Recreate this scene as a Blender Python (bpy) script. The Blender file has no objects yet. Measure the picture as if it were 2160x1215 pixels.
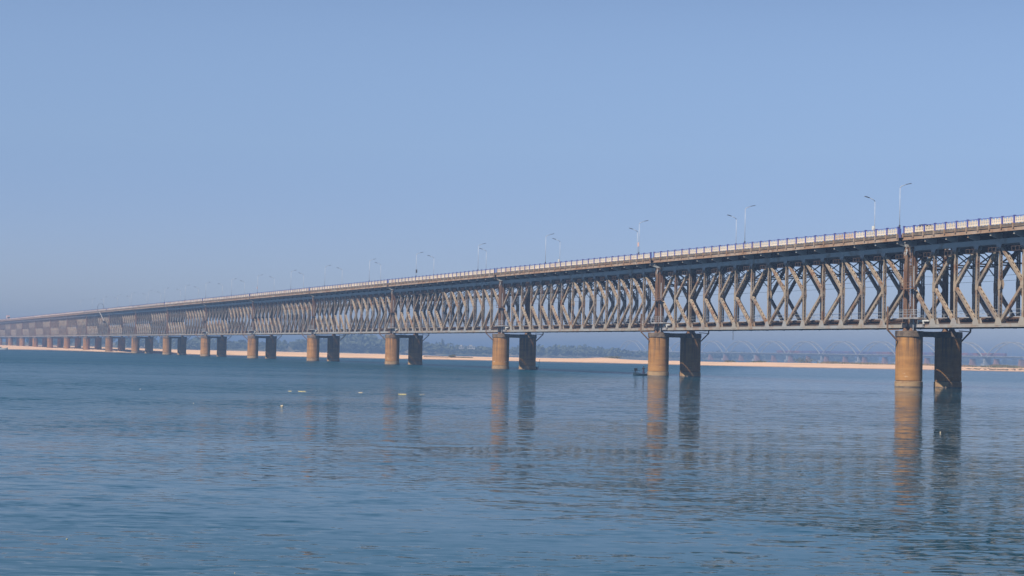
import bpy, math, random
from mathutils import Vector, Matrix

# ------------------------------------------------------------------ camera, world, sun, exposure
scene = bpy.context.scene
col = scene.collection
CAM_H = 3.898
PITCH, ROLL, FPX = 0.034491, 0.020616, 4000.17
cam_data = bpy.data.cameras.new("camera")
cam = bpy.data.objects.new("camera", cam_data)
col.objects.link(cam)
cp, sp, cr, sr = math.cos(PITCH), math.sin(PITCH), math.cos(ROLL), math.sin(ROLL)
right = Vector((cr, -sp * sr, cp * sr))
up = Vector((-sr, -sp * cr, cp * cr))
fwd = Vector((0, cp, sp))
m = Matrix((right, up, -fwd)).transposed().to_4x4()
m.translation = Vector((0, 0, CAM_H))
cam.matrix_world = m
cam_data.sensor_width = 36.0
cam_data.lens = 36.0 * FPX / 2160.0
cam_data.clip_start = 0.5
cam_data.clip_end = 20000
scene.camera = cam

SUN_EL = math.radians(53)
SUN_DIR = Vector((-0.667 * math.cos(SUN_EL), -0.745 * math.cos(SUN_EL), math.sin(SUN_EL)))
world = bpy.data.worlds.new("World")
scene.world = world
world.use_nodes = True
wn = world.node_tree
for n in list(wn.nodes):
    wn.nodes.remove(n)
sky = wn.nodes.new("ShaderNodeTexSky")
sky.sky_type = 'NISHITA'
sky.sun_disc = False
sky.sun_elevation = SUN_EL
sky.sun_rotation = math.radians(221.8)
sky.altitude = 50
sky.air_density = 1.0
sky.dust_density = 0.3
sky.ozone_density = 4.0
tint = wn.nodes.new("ShaderNodeMixRGB"); tint.blend_type = 'MULTIPLY'; tint.inputs[0].default_value = 1.0
wtc = wn.nodes.new("ShaderNodeTexCoord")
wsep = wn.nodes.new("ShaderNodeSeparateXYZ")
wramp = wn.nodes.new("ShaderNodeValToRGB")     # sky tint by height: blue dusty air low down, zenith darkened to cut fill light
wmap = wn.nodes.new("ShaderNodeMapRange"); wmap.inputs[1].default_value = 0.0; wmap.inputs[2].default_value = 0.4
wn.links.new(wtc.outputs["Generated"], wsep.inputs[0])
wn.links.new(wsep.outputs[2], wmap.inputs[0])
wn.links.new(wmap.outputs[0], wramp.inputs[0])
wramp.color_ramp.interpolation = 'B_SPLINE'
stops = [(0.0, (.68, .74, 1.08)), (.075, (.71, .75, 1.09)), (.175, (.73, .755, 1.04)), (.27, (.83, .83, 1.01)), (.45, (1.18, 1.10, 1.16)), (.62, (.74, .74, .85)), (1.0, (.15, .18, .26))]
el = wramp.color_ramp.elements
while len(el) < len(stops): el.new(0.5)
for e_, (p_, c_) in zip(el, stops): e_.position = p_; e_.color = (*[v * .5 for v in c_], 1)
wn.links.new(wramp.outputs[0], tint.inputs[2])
bg = wn.nodes.new("ShaderNodeBackground")
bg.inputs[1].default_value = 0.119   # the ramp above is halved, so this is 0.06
wo = wn.nodes.new("ShaderNodeOutputWorld")
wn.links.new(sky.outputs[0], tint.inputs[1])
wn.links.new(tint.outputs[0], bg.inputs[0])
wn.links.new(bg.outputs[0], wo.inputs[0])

sun_data = bpy.data.lights.new("sun", 'SUN')
sun_data.energy = 4.8
sun_data.angle = math.radians(0.55)
sun_data.color = (1.0, 0.93, 0.82)
sun = bpy.data.objects.new("sun", sun_data)
sun.rotation_mode = 'QUATERNION'
sun.rotation_quaternion = SUN_DIR.to_track_quat('Z', 'Y')
sun.location = (0, 0, 200)
col.objects.link(sun)

scene.view_settings.view_transform = 'Standard'
scene.view_settings.look = 'None'
scene.view_settings.exposure = 0.75
scene.view_settings.gamma = 1.0
scene.cycles.max_bounces = 5
scene.cycles.diffuse_bounces = 2
scene.cycles.glossy_bounces = 3
scene.cycles.volume_bounces = 0
scene.cycles.use_denoising = True
scene.cycles.sample_clamp_indirect = 3.0
scene.cycles.use_adaptive_sampling = False
scene.cycles.caustics_reflective = False
scene.cycles.caustics_refractive = False

R = random.Random(7)

# ------------------------------------------------------------------ materials
def mat(name, base, rough=0.7, metal=0.0, vary=None, scale=1.0, lo=0.45, hi=0.62, stretch=(1, 1, 1),
        second=None, scale2=0.3, lo2=0.5, hi2=0.7, bump=0.0, bscale=20.0, objvar=0.0, coords='world'):
    K = 0.84
    base = tuple(c * K for c in base); vary = vary and tuple(c * K for c in vary); second = second and tuple(c * K for c in second)
    mt = bpy.data.materials.new(name)
    mt.use_nodes = True
    nt = mt.node_tree
    b = nt.nodes["Principled BSDF"]
    b.inputs["Roughness"].default_value = rough
    b.inputs["Metallic"].default_value = metal
    b.inputs["Base Color"].default_value = (*base, 1)
    if not (vary or second or bump or objvar):
        return mt
    if coords == 'world':
        src = nt.nodes.new("ShaderNodeNewGeometry").outputs["Position"]
    else:
        src = nt.nodes.new("ShaderNodeTexCoord").outputs["Object"]
    mp = nt.nodes.new("ShaderNodeMapping")
    mp.inputs["Scale"].default_value = stretch
    nt.links.new(src, mp.inputs[0])
    last = None

    def layer(colr, sc, l, h, seed, last):
        nz = nt.nodes.new("ShaderNodeTexNoise")
        nz.inputs["Scale"].default_value = sc
        nz.inputs["Detail"].default_value = 5
        nz.inputs["Roughness"].default_value = 0.62
        ad = nt.nodes.new("ShaderNodeVectorMath"); ad.operation = 'ADD'
        ad.inputs[1].default_value = (seed, seed * 1.7, seed * 0.3)
        nt.links.new(mp.outputs[0], ad.inputs[0])
        nt.links.new(ad.outputs[0], nz.inputs["Vector"])
        rp = nt.nodes.new("ShaderNodeMapRange")
        rp.inputs[1].default_value = l; rp.inputs[2].default_value = h
        nt.links.new(nz.outputs["Fac"], rp.inputs[0])
        mx = nt.nodes.new("ShaderNodeMixRGB")
        nt.links.new(rp.outputs[0], mx.inputs[0])
        if last is None:
            mx.inputs[1].default_value = (*base, 1)
        else:
            nt.links.new(last, mx.inputs[1])
        mx.inputs[2].default_value = (*colr, 1)
        return mx.outputs[0]
    if vary:
        last = layer(vary, scale, lo, hi, 3.1, last)
    if second:
        last = layer(second, scale2, lo2, hi2, 41.7, last)
    if objvar:
        oi = nt.nodes.new("ShaderNodeObjectInfo")
        mr = nt.nodes.new("ShaderNodeMapRange")
        mr.inputs[3].default_value = 1.0 - objvar; mr.inputs[4].default_value = 1.0 + objvar * 0.6
        nt.links.new(oi.outputs["Random"], mr.inputs[0])
        hs = nt.nodes.new("ShaderNodeHueSaturation")
        nt.links.new(mr.outputs[0], hs.inputs["Value"])
        if last is None:
            hs.inputs["Color"].default_value = (*base, 1)
        else:
            nt.links.new(last, hs.inputs["Color"])
        last = hs.outputs[0]
    if last is not None:
        nt.links.new(last, b.inputs["Base Color"])
    if bump:
        nz = nt.nodes.new("ShaderNodeTexNoise")
        nz.inputs["Scale"].default_value = bscale
        nz.inputs["Detail"].default_value = 3
        nt.links.new(mp.outputs[0], nz.inputs["Vector"])
        bp = nt.nodes.new("ShaderNodeBump")
        bp.inputs["Distance"].default_value = bump
        nt.links.new(nz.outputs["Fac"], bp.inputs["Height"])
        nt.links.new(bp.outputs[0], b.inputs["Normal"])
    return mt

M = {}
M['steel'] = mat('painted_steel', (0.38, 0.295, 0.21), 0.6, 0.0, vary=(0.24, 0.105, 0.042), scale=0.55, lo=0.49, hi=0.68,
                 second=(0.22, 0.18, 0.15), scale2=0.22, lo2=0.50, hi2=0.72, objvar=0.12)
M['chord'] = mat('chord_steel', (0.38, 0.33, 0.27), 0.55, 0.0, vary=(0.31, 0.17, 0.085), scale=0.45, lo=0.48, hi=0.68,
                 second=(0.36, 0.38, 0.40), scale2=0.12, lo2=0.45, hi2=0.70)
M['silver'] = mat('silver_grey_paint', (0.46, 0.47, 0.47), 0.5, 0.0, vary=(0.30, 0.22, 0.16), scale=0.35, lo=0.52, hi=0.70)
M['rust'] = mat('rusty_steel', (0.20, 0.095, 0.045), 0.8, 0.0, vary=(0.28, 0.17, 0.10), scale=0.9, lo=0.42, hi=0.6,
                second=(0.12, 0.055, 0.03), scale2=1.7, lo2=0.52, hi2=0.7, stretch=(1, 1, .3))
M['darksteel'] = mat('shade_dark_steel', (0.03, 0.03, 0.03), 0.75, 0.0, vary=(0.085, 0.045, 0.025), scale=0.8)  # under-deck shade put into the colour: near-black base for the inner steel
M['grime'] = mat('grimy_brown_rail', (0.11, 0.07, 0.05), 0.8)
M['rail'] = mat('rail_floor_steel', (0.09, 0.055, 0.04), 0.8, 0.0, vary=(0.20, 0.11, 0.06), scale=0.35, lo=0.45, hi=0.6)
M['walk'] = mat('walkway_grey', (0.38, 0.36, 0.36), 0.8, 0.0, vary=(0.22, 0.19, 0.17), scale=0.5)
M['fascia'] = mat('fascia_girder_paint', (0.34, 0.20, 0.115), 0.75, 0.0, vary=(0.44, 0.34, 0.26), scale=0.25, lo=0.40, hi=0.65,
                  second=(0.17, 0.085, 0.045), scale2=0.8, lo2=0.55, hi2=0.72)
M['slab'] = mat('weathered_slab', (0.12, 0.095, 0.075), 0.9, 0.0, vary=(0.26, 0.19, 0.13), scale=1.4, lo=0.45, hi=0.7)
M['asphalt'] = mat('asphalt', (0.05, 0.05, 0.05), 0.9, 0.0, vary=(0.08, 0.075, 0.07), scale=1.0)
M['cream'] = mat('railing_whitewash', (0.84, 0.70, 0.54), 0.7, 0.0, vary=(0.66, 0.45, 0.30), scale=0.22, lo=0.54, hi=0.66,
                 objvar=0.14)
M['blue'] = mat('railing_blue', (0.085, 0.095, 0.36), 0.6, 0.0, vary=(0.14, 0.15, 0.40), scale=0.6)
M['lamp'] = mat('galvanised_pole', (0.48, 0.50, 0.53), 0.5, 0.2, vary=(0.38, 0.39, 0.41), scale=2)
M['lamp_dark'] = mat('lamp_head_grey', (0.10, 0.10, 0.11), 0.5)
M['white'] = mat('white_paint', (0.78, 0.77, 0.74), 0.6, vary=(0.6, 0.57, 0.52), scale=1.5)
M['pink'] = mat('faded_sign_paint', (0.75, 0.48, 0.42), 0.6)
M['carblack'] = mat('black_car_paint', (0.02, 0.02, 0.022), 0.25)
M['glass'] = mat('dark_glass', (0.03, 0.04, 0.05), 0.08)
M['tyre'] = mat('tyre_rubber', (0.03, 0.03, 0.03), 0.9)
M['teal'] = mat('boat_teal', (0.014, 0.055, 0.085), 0.6, vary=(0.01, 0.02, 0.03), scale=2.5)
M['hulldark'] = mat('boat_dark', (0.008, 0.01, 0.014), 0.6)
M['skin'] = mat('skin', (0.11, 0.05, 0.03), 0.6)
M['shirt'] = mat('dark_shirt', (0.01, 0.01, 0.025), 0.9)
M['lungi'] = mat('dark_purple_cloth', (0.03, 0.025, 0.06), 0.9)
M['hair'] = mat('hair_black', (0.01, 0.01, 0.01), 0.7)
M['yellow'] = mat('yellow_marigold', (0.60, 0.50, 0.22), 0.9, vary=(0.42, 0.36, 0.2), scale=9)
M['paleplastic'] = mat('pale_scrap', (0.5, 0.43, 0.33), 0.7, vary=(0.35, 0.28, 0.2), scale=12)
M['leaf'] = mat('shrub_leaves', (0.09, 0.10, 0.035), 0.9, vary=(0.17, 0.13, 0.06), scale=0.5)
M['dryleaf'] = mat('dry_scrub', (0.22, 0.16, 0.09), 0.95, vary=(0.12, 0.12, 0.05), scale=0.12, lo=.45, hi=.6)
M['wood_leaf'] = mat('distant_foliage', (0.07, 0.085, 0.045), 0.95, vary=(0.11, 0.12, 0.06), scale=0.08)
M['bark'] = mat('bark', (0.09, 0.06, 0.04), 0.95)
M['landm'] = mat('far_land', (0.10, 0.10, 0.05), 0.95, vary=(0.24, 0.18, 0.11), scale=0.01)
M['masonry'] = mat('red_masonry', (0.38, 0.19, 0.13), 0.9, vary=(0.28, 0.16, 0.12), scale=0.4)
M['lattice'] = mat('old_girder_paint', (0.10, 0.10, 0.13), 0.8)
M['concrete'] = mat('pale_concrete', (0.44, 0.43, 0.42), 0.8, vary=(0.36, 0.35, 0.33), scale=0.2)
M['coach'] = mat('train_coach_paint', (0.13, 0.12, 0.26), 0.5, vary=(0.28, 0.12, 0.12), scale=0.02, lo=.45, hi=.55)
M['wall'] = mat('pale_wall', (0.42, 0.40, 0.38), 0.8, vary=(0.6, 0.56, 0.5), scale=0.3)
M['roof'] = mat('sheet_roof', (0.55, 0.56, 0.58), 0.6)
M['window'] = mat('window_dark', (0.05, 0.06, 0.07), 0.3)


def pier_material():
    mt = bpy.data.materials.new('pier_concrete')
    mt.use_nodes = True
    nt = mt.node_tree; L = nt.links
    b = nt.nodes["Principled BSDF"]; b.inputs["Roughness"].default_value = 0.85
    geo = nt.nodes.new("ShaderNodeNewGeometry")
    tc = nt.nodes.new("ShaderNodeTexCoord")
    oi = nt.nodes.new("ShaderNodeObjectInfo")

    def noise(scale, stretch, detail=5, vec=None):
        mp = nt.nodes.new("ShaderNodeMapping"); mp.inputs["Scale"].default_value = stretch
        L.new(vec or geo.outputs["Position"], mp.inputs[0])
        nz = nt.nodes.new("ShaderNodeTexNoise"); nz.inputs["Scale"].default_value = scale
        nz.inputs["Detail"].default_value = detail; nz.inputs["Roughness"].default_value = 0.6
        L.new(mp.outputs[0], nz.inputs["Vector"])
        return nz.outputs["Fac"]

    def rng(v, a, c, lo=0.0, hi=1.0):
        r = nt.nodes.new("ShaderNodeMapRange")
        r.inputs[1].default_value = a; r.inputs[2].default_value = c
        r.inputs[3].default_value = lo; r.inputs[4].default_value = hi
        L.new(v, r.inputs[0]); return r.outputs[0]

    def mix(f, a, c, mode='MIX'):
        x = nt.nodes.new("ShaderNodeMixRGB"); x.blend_type = mode
        if isinstance(f, float): x.inputs[0].default_value = f
        else: L.new(f, x.inputs[0])
        for i, s in ((1, a), (2, c)):
            if isinstance(s, tuple): x.inputs[i].default_value = (*s, 1)
            else: L.new(s, x.inputs[i])
        return x.outputs[0]

    def mul(a, c):
        x = nt.nodes.new("ShaderNodeMath"); x.operation = 'MULTIPLY'
        for i, s in ((0, a), (1, c)):
            if isinstance(s, float): x.inputs[i].default_value = s
            else: L.new(s, x.inputs[i])
        return x.outputs[0]
    c = mix(rng(noise(0.5, (1, 1, 1)), .35, .65), (0.38, 0.170, 0.040), (0.23, 0.11, 0.035))
    c = mix(rng(noise(1.0, (.15, .15, 1.3), 3), .42, .70), c, (0.40, 0.195, 0.055))        # shutter lift bands
    sep = nt.nodes.new("ShaderNodeSeparateXYZ"); L.new(geo.outputs["Position"], sep.inputs[0])
    # pour joints: thin darker rings
    w = nt.nodes.new("ShaderNodeMath"); w.operation = 'PINGPONG'; w.inputs[1].default_value = 0.61
    L.new(sep.outputs[2], w.inputs[0])
    c = mix(mul(rng(w.outputs[0], 0.03, 0.0), 0.22), c, (0.15, 0.09, 0.05))
    # dirty streaks running down from the cap, strongest near the top
    st = rng(noise(1.0, (1.3, 1.3, .06), 4), .47, .62)
    top = rng(sep.outputs[2], 1.5, 7.2)
    c = mix(mul(mul(st, top), 0.95), c, (0.06, 0.038, 0.026))
    # white lime marks just above the footing
    lm = mul(rng(noise(1.6, (1, 1, 1.6), 6), .60, .66), mul(rng(sep.outputs[2], 1.3, 1.7), rng(sep.outputs[2], 2.3, 1.9)))
    c = mix(mul(lm, 0.6), c, (0.62, 0.5, 0.4))
    # water stain just above the water line
    c = mix(rng(sep.outputs[2], 0.22, 0.02), c, (0.11, 0.075, 0.04))
    hs = nt.nodes.new("ShaderNodeHueSaturation"); L.new(rng(oi.outputs["Random"], 0, 1, .78, 1.06), hs.inputs["Value"])
    L.new(c, hs.inputs["Color"])
    L.new(hs.outputs[0], b.inputs["Base Color"])
    bp = nt.nodes.new("ShaderNodeBump"); bp.inputs["Distance"].default_value = 0.03
    L.new(noise(6.0, (1, 1, 1), 5), bp.inputs["Height"]); L.new(bp.outputs[0], b.inputs["Normal"])
    return mt

M['pier'] = pier_material()
M['cap'] = mat('pier_cap_concrete', (0.21, 0.15, 0.105), 0.9, vary=(0.10, 0.07, 0.05), scale=0.9, lo=.42, hi=.62, bump=0.03, bscale=5)
M['ring'] = mat('pier_footing_concrete', (0.42, 0.27, 0.135), 0.85, vary=(0.30, 0.17, 0.08), scale=0.8, bump=0.02, bscale=5)


def sand_material():
    mt = mat('river_sand', (0.72, 0.46, 0.29), 0.95, vary=(0.54, 0.35, 0.23), scale=0.05, lo=.45, hi=.7,
             second=(0.32, 0.22, 0.14), scale2=0.12, lo2=.60, hi2=.72, stretch=(.6, 1.6, 1))
    nt = mt.node_tree; L = nt.links
    b = nt.nodes["Principled BSDF"]
    src = b.inputs["Base Color"].links[0].from_socket
    geo = nt.nodes.new("ShaderNodeNewGeometry"); sep = nt.nodes.new("ShaderNodeSeparateXYZ"); L.new(geo.outputs["Position"], sep.inputs[0])
    nz = nt.nodes.new("ShaderNodeTexNoise"); nz.inputs["Scale"].default_value = .15; nz.inputs["Detail"].default_value = 4
    L.new(geo.outputs["Position"], nz.inputs["Vector"])
    ma = nt.nodes.new("ShaderNodeMath"); ma.operation = 'MULTIPLY_ADD'; ma.inputs[1].default_value = -.55
    L.new(nz.outputs["Fac"], ma.inputs[0]); L.new(sep.outputs[2], ma.inputs[2])
    mr = nt.nodes.new("ShaderNodeMapRange"); mr.inputs[1].default_value = .12; mr.inputs[2].default_value = -.05
    L.new(ma.outputs[0], mr.inputs[0])
    mx = nt.nodes.new("ShaderNodeMixRGB"); L.new(mr.outputs[0], mx.inputs[0]); L.new(src, mx.inputs[1]); mx.inputs[2].default_value = (.27, .17, .11, 1)
    L.new(mx.outputs[0], b.inputs["Base Color"])
    return mt

M['sand'] = sand_material()


def water_material():
    mt = bpy.data.materials.new('river_water')
    mt.use_nodes = True
    nt = mt.node_tree; L = nt.links
    b = nt.nodes["Principled BSDF"]
    b.inputs["Base Color"].default_value = (0.0, 0.034, 0.059, 1)
    b.inputs["Roughness"].default_value = 0.1
    b.inputs["Specular IOR Level"].default_value = 0.055
    b.inputs["IOR"].default_value = 1.33
    geo = nt.nodes.new("ShaderNodeNewGeometry")

    def noise(scale, stretch, detail, rot=0.0, dist=0.0):
        mp = nt.nodes.new("ShaderNodeMapping"); mp.inputs["Scale"].default_value = stretch
        mp.inputs["Rotation"].default_value = (0, 0, rot)
        L.new(geo.outputs["Position"], mp.inputs[0])
        nz = nt.nodes.new("ShaderNodeTexNoise"); nz.inputs["Scale"].default_value = scale
        nz.inputs["Detail"].default_value = detail; nz.inputs["Roughness"].default_value = 0.45
        nz.inputs["Distortion"].default_value = dist
        L.new(mp.outputs[0], nz.inputs["Vector"])
        return nz.outputs["Fac"]

    def madd(a, k, c=None):
        x = nt.nodes.new("ShaderNodeMath"); x.operation = 'MULTIPLY_ADD'
        L.new(a, x.inputs[0])
        if isinstance(k, float): x.inputs[1].default_value = k
        else: L.new(k, x.inputs[1])
        if c is None: x.inputs[2].default_value = 0
        else: L.new(c, x.inputs[2])
        return x.outputs[0]
    def rng(v, a, c, lo, hi):
        r = nt.nodes.new("ShaderNodeMapRange")
        r.inputs[1].default_value = a; r.inputs[2].default_value = c
        r.inputs[3].default_value = lo; r.inputs[4].default_value = hi
        L.new(v, r.inputs[0]); return r.outputs[0]
    patch = rng(noise(0.030, (.30, 1, 1), 3, 0.15), .36, .66, .35, 1.9)      # calmer and more ruffled patches

    def slopes(scale, stretch, detail, rot, amp, dist=0.0):
        mp = nt.nodes.new("ShaderNodeMapping"); mp.inputs["Scale"].default_value = stretch
        mp.inputs["Rotation"].default_value = (0, 0, rot)
        L.new(geo.outputs["Position"], mp.inputs[0])
        nz = nt.nodes.new("ShaderNodeTexNoise"); nz.inputs["Scale"].default_value = scale
        nz.inputs["Detail"].default_value = detail; nz.inputs["Roughness"].default_value = 0.5
        nz.inputs["Distortion"].default_value = dist
        L.new(mp.outputs[0], nz.inputs["Vector"])
        sub = nt.nodes.new("ShaderNodeVectorMath"); sub.operation = 'SUBTRACT'; sub.inputs[1].default_value = (.5, .5, .5)
        L.new(nz.outputs["Color"], sub.inputs[0])
        ml = nt.nodes.new("ShaderNodeVectorMath"); ml.operation = 'MULTIPLY'; ml.inputs[1].default_value = (amp * .7, amp, 0)
        L.new(sub.outputs[0], ml.inputs[0]); return ml.outputs[0]

    def vadd(a, c):
        x = nt.nodes.new("ShaderNodeVectorMath"); x.operation = 'ADD'
        L.new(a, x.inputs[0])
        if isinstance(c, tuple): x.inputs[1].default_value = c
        else: L.new(c, x.inputs[1])
        return x.outputs[0]
    small = vadd(slopes(1.45, (.42, 1, 1), 2, 0.12, .24, .3), slopes(5.5, (.45, 1, 1), 1, -0.2, .19))
    sc = nt.nodes.new("ShaderNodeVectorMath"); sc.operation = 'SCALE'
    # more chop towards the open left side of the river
    ln = nt.nodes.new("ShaderNodeVectorMath"); ln.operation = 'LENGTH'; L.new(geo.outputs["Position"], ln.inputs[0])
    sx = nt.nodes.new("ShaderNodeSeparateXYZ"); L.new(geo.outputs["Position"], sx.inputs[0])
    side = madd(sx.outputs[0], -6.0, ln.outputs["Value"])
    chop = rng(side, 50, 230, 1.0, 3.0)
    L.new(small, sc.inputs[0]); L.new(madd(madd(patch, chop), rng(ln.outputs["Value"], 30, 140, .55, 1.0)), sc.inputs["Scale"])
    tot = vadd(sc.outputs[0], slopes(.33, (.35, 1, 1), 2, 0.35, .06))
    ra = rng(side, 150, 330, .0, .15)
    rb_ = rng(ln.outputs["Value"], 300, 440, .035, .15)
    L.new(madd(ra, 1.0, rb_), b.inputs["Roughness"])
    # wave fronts run towards the near bank: steep faces on that side, long gentle backs on the other
    s3 = nt.nodes.new("ShaderNodeSeparateXYZ"); L.new(tot, s3.inputs[0])
    mn = nt.nodes.new("ShaderNodeMath"); mn.operation = 'MINIMUM'
    L.new(s3.outputs[1], mn.inputs[0]); L.new(madd(s3.outputs[1], .30), mn.inputs[1])
    c3 = nt.nodes.new("ShaderNodeCombineXYZ"); L.new(s3.outputs[0], c3.inputs[0]); L.new(mn.outputs[0], c3.inputs[1])
    tot = c3.outputs[0]
    # scattered steeper wavelet backs
    cr_ = madd(rng(noise(3.4, (.42, 1, 1), 2, 0.10, .6), .54, .62, 0.0, .05), rng(noise(.11, (.4, 1, 1), 2, 0.3), .42, .60, .15, 1.0))
    cb = nt.nodes.new("ShaderNodeCombineXYZ"); L.new(cr_, cb.inputs[1])
    tot = vadd(tot, cb.outputs[0])
    tot = vadd(tot, (0, 0, 1))
    nm = nt.nodes.new("ShaderNodeVectorMath"); nm.operation = 'NORMALIZE'; L.new(tot, nm.inputs[0])
    L.new(nm.outputs[0], b.inputs["Normal"])
    return mt

M['water'] = water_material()

# ------------------------------------------------------------------ mesh helpers
def tag(o, label=None, cat=None, group=None, kind=None):
    if label: o['label'] = label
    if cat: o['category'] = cat
    if group: o['group'] = group
    if kind: o['kind'] = kind
    return o


def link(name, data, parent=None):
    o = bpy.data.objects.new(name, data)
    col.objects.link(o)
    if parent is not None: o.parent = parent
    return o


def empty(name, loc=(0, 0, 0), rz=0.0):
    o = bpy.data.objects.new(name, None)
    o.empty_display_size = 1.0
    col.objects.link(o)
    o.location = loc; o.rotation_euler = (0, 0, rz)
    return o


class MB:
    def __init__(s):
        s.v = []; s.f = []; s.m = []; s.mats = []; s.cur = 0
    def use(s, name):
        if name not in s.mats: s.mats.append(name)
        s.cur = s.mats.index(name); return s
    def face(s, *idx):
        s.f.append(idx); s.m.append(s.cur)
    def hexa(s, p):
        b = len(s.v); s.v.extend(tuple(q) for q in p)
        for q in ((0, 3, 2, 1), (4, 5, 6, 7), (0, 1, 5, 4), (1, 2, 6, 5), (2, 3, 7, 6), (3, 0, 4, 7)):
            s.face(*(b + i for i in q))
    def box(s, x0, x1, y0, y1, z0, z1):
        s.hexa(((x0, y0, z0), (x1, y0, z0), (x1, y1, z0), (x0, y1, z0), (x0, y0, z1), (x1, y0, z1), (x1, y1, z1), (x0, y1, z1)))
        return s
    def beam(s, a, b, side, w, h):
        """box from a to b; `side` is the direction of the width w, the height h is across it"""
        a = Vector(a); b = Vector(b); d = (b - a).normalized()
        sd = Vector(side); sd = (sd - d * sd.dot(d)).normalized()
        u = d.cross(sd)
        sd *= w / 2; u *= h / 2
        s.hexa((a - sd - u, a + sd - u, a + sd + u, a - sd + u, b - sd - u, b + sd - u, b + sd + u, b - sd + u))
        return s
    def tube(s, pts, rad, n=6, cap=True):
        pts = [Vector(p) for p in pts]
        if not hasattr(rad, '__len__'): rad = [rad] * len(pts)
        rings = []
        for i, p in enumerate(pts):
            d = (pts[min(i + 1, len(pts) - 1)] - pts[max(i - 1, 0)]).normalized()
            a = Vector((0, 0, 1)) if abs(d.z) < .9 else Vector((1, 0, 0))
            x = d.cross(a).normalized(); y = d.cross(x)
            b = len(s.v)
            for k in range(n):
                t = 2 * math.pi * k / n
                s.v.append(tuple(p + (x * math.cos(t) + y * math.sin(t)) * rad[i]))
            rings.append(b)
        for a, b in zip(rings, rings[1:]):
            for k in range(n):
                s.face(a + k, b + k, b + (k + 1) % n, a + (k + 1) % n)
        if cap:
            s.face(*range(rings[0], rings[0] + n)); s.face(*reversed(range(rings[-1], rings[-1] + n)))
        return s
    def lathe(s, cx, cy, prof, n=48):
        rings = []
        for r, z in prof:
            b = len(s.v)
            for k in range(n):
                t = 2 * math.pi * k / n
                s.v.append((cx + r * math.cos(t), cy + r * math.sin(t), z))
            rings.append(b)
        for a, b in zip(rings, rings[1:]):
            for k in range(n):
                s.face(a + k, a + (k + 1) % n, b + (k + 1) % n, b + k)
        for rg, rev in ((rings[0], True), (rings[-1], False)):      # end discs get their own vertices so the side shades round
            b = len(s.v); s.v.extend(s.v[rg:rg + n])
            s.face(*(reversed(range(b, b + n)) if rev else range(b, b + n)))
        return s
    def plate(s, pts, y0, y1):
        """polygon in the xz plane given a thickness in y"""
        b = len(s.v); n = len(pts)
        for x, z in pts: s.v.append((x, y0, z))
        for x, z in pts: s.v.append((x, y1, z))
        s.face(*range(b, b + n)); s.face(*reversed(range(b + n, b + 2 * n)))
        for i in range(n):
            j = (i + 1) % n
            s.face(b + i, b + n + i, b + n + j, b + j)
        return s
    def mesh(s, name, smooth=False):
        me = bpy.data.meshes.new(name)
        me.from_pydata(s.v, [], s.f)
        for k in s.mats: me.materials.append(M[k])
        me.polygons.foreach_set('material_index', s.m)
        if smooth: me.polygons.foreach_set('use_smooth', [True] * len(s.f))
        me.update()
        return me
    def build(s, name, parent=None, smooth=False):
        return link(name, s.mesh(name, smooth), parent)
    def add(s, o, dx=0, dy=0, dz=0):
        b = len(s.v)
        s.v.extend((x + dx, y + dy, z + dz) for x, y, z in o.v)
        remap = []
        for k in o.mats:
            if k not in s.mats: s.mats.append(k)
            remap.append(s.mats.index(k))
        s.f.extend(tuple(b + i for i in f) for f in o.f)
        s.m.extend(remap[i] for i in o.m)
        return s

# ------------------------------------------------------------------ water
wm = MB().use('water')
ys = [-60, 12, 20, 30, 45, 65, 90, 130, 180, 250, 340, 460, 620, 840, 1150, 1600, 2200, 3000, 4200, 6000, 8600]
xs = [-5200, -3000, -1700, -900, -450, -220, -100, -40, 0, 40, 100, 220, 450, 900, 1700, 3000, 5200]
for y in ys:
    for x in xs: wm.v.append((x, y, 0))
nx = len(xs)
for j in range(len(ys) - 1):
    for i in range(nx - 1):
        wm.face(j * nx + i, j * nx + i + 1, (j + 1) * nx + i + 1, (j + 1) * nx + i)
tag(wm.build('river_water'), kind='structure')
rb = MB().use('landm'); rb.v = [(-5200, -60, -.6), (5200, -60, -.6), (5200, 8600, -.6), (-5200, 8600, -.6)]; rb.face(0, 1, 2, 3)
# ------------------------------------------------------------------ sand bank
bank = [(-330, 1100, -640, 2100, 2.2), (-306.4, 1138.6, -494.9, 1838.6, 2.2), (-290, 1190, -427.4, 1805.8, 2.3), (-251.7, 1120, -343.9, 1568.9, 2.5), (-195.0, 1000, -260.8, 1309.6, 2.0),
        (-154.3, 957.6, -176.9, 1097.6, 2.0), (-117.3, 950, -130.9, 1064.9, 2.0), (-83.2, 935, -91.4, 1010.1, 1.95), (-43.2, 965, -46.8, 1052, 1.75),
        (15.2, 955, 16.3, 1033.4, 1.8), (61.9, 941.5, 66.5, 1011.5, 1.9), (103.0, 918, 112.0, 990, 1.75), (141.7, 912, 154.1, 989.8, 2.0),
        (187.1, 932.2, 205.1, 1012, 2.15), (229.1, 955, 250.2, 1042.0, 2.2), (261.2, 965.2, 285.6, 1055.2, 2.3), (420, 930, 450, 1040, 2.2)]
def lerp(a, b, t): return a + (b - a) * t
sb = MB().use('sand')
cols_ = []
rs = random.Random(3)
SUBN = 14
for i in range(len(bank) - 1):
    for k in range(SUBN):
        t = k / SUBN
        cols_.append([lerp(bank[i][j], bank[i + 1][j], t) for j in range(5)])
cols_.append(list(bank[-1]))
prof = [(-.03, -.45), (0, -.02), (.03, .16), (.10, .38), (.25, .58), (.45, .74), (.7, .9), (1.0, 1.0), (1.12, .7), (1.3, -.3)]
def hn(x, f, s): return math.sin(x * f + s) + .6 * math.sin(x * f * 2.3 + s * 3.1) + .35 * math.sin(x * f * 5.1 + s * 1.7)
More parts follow.
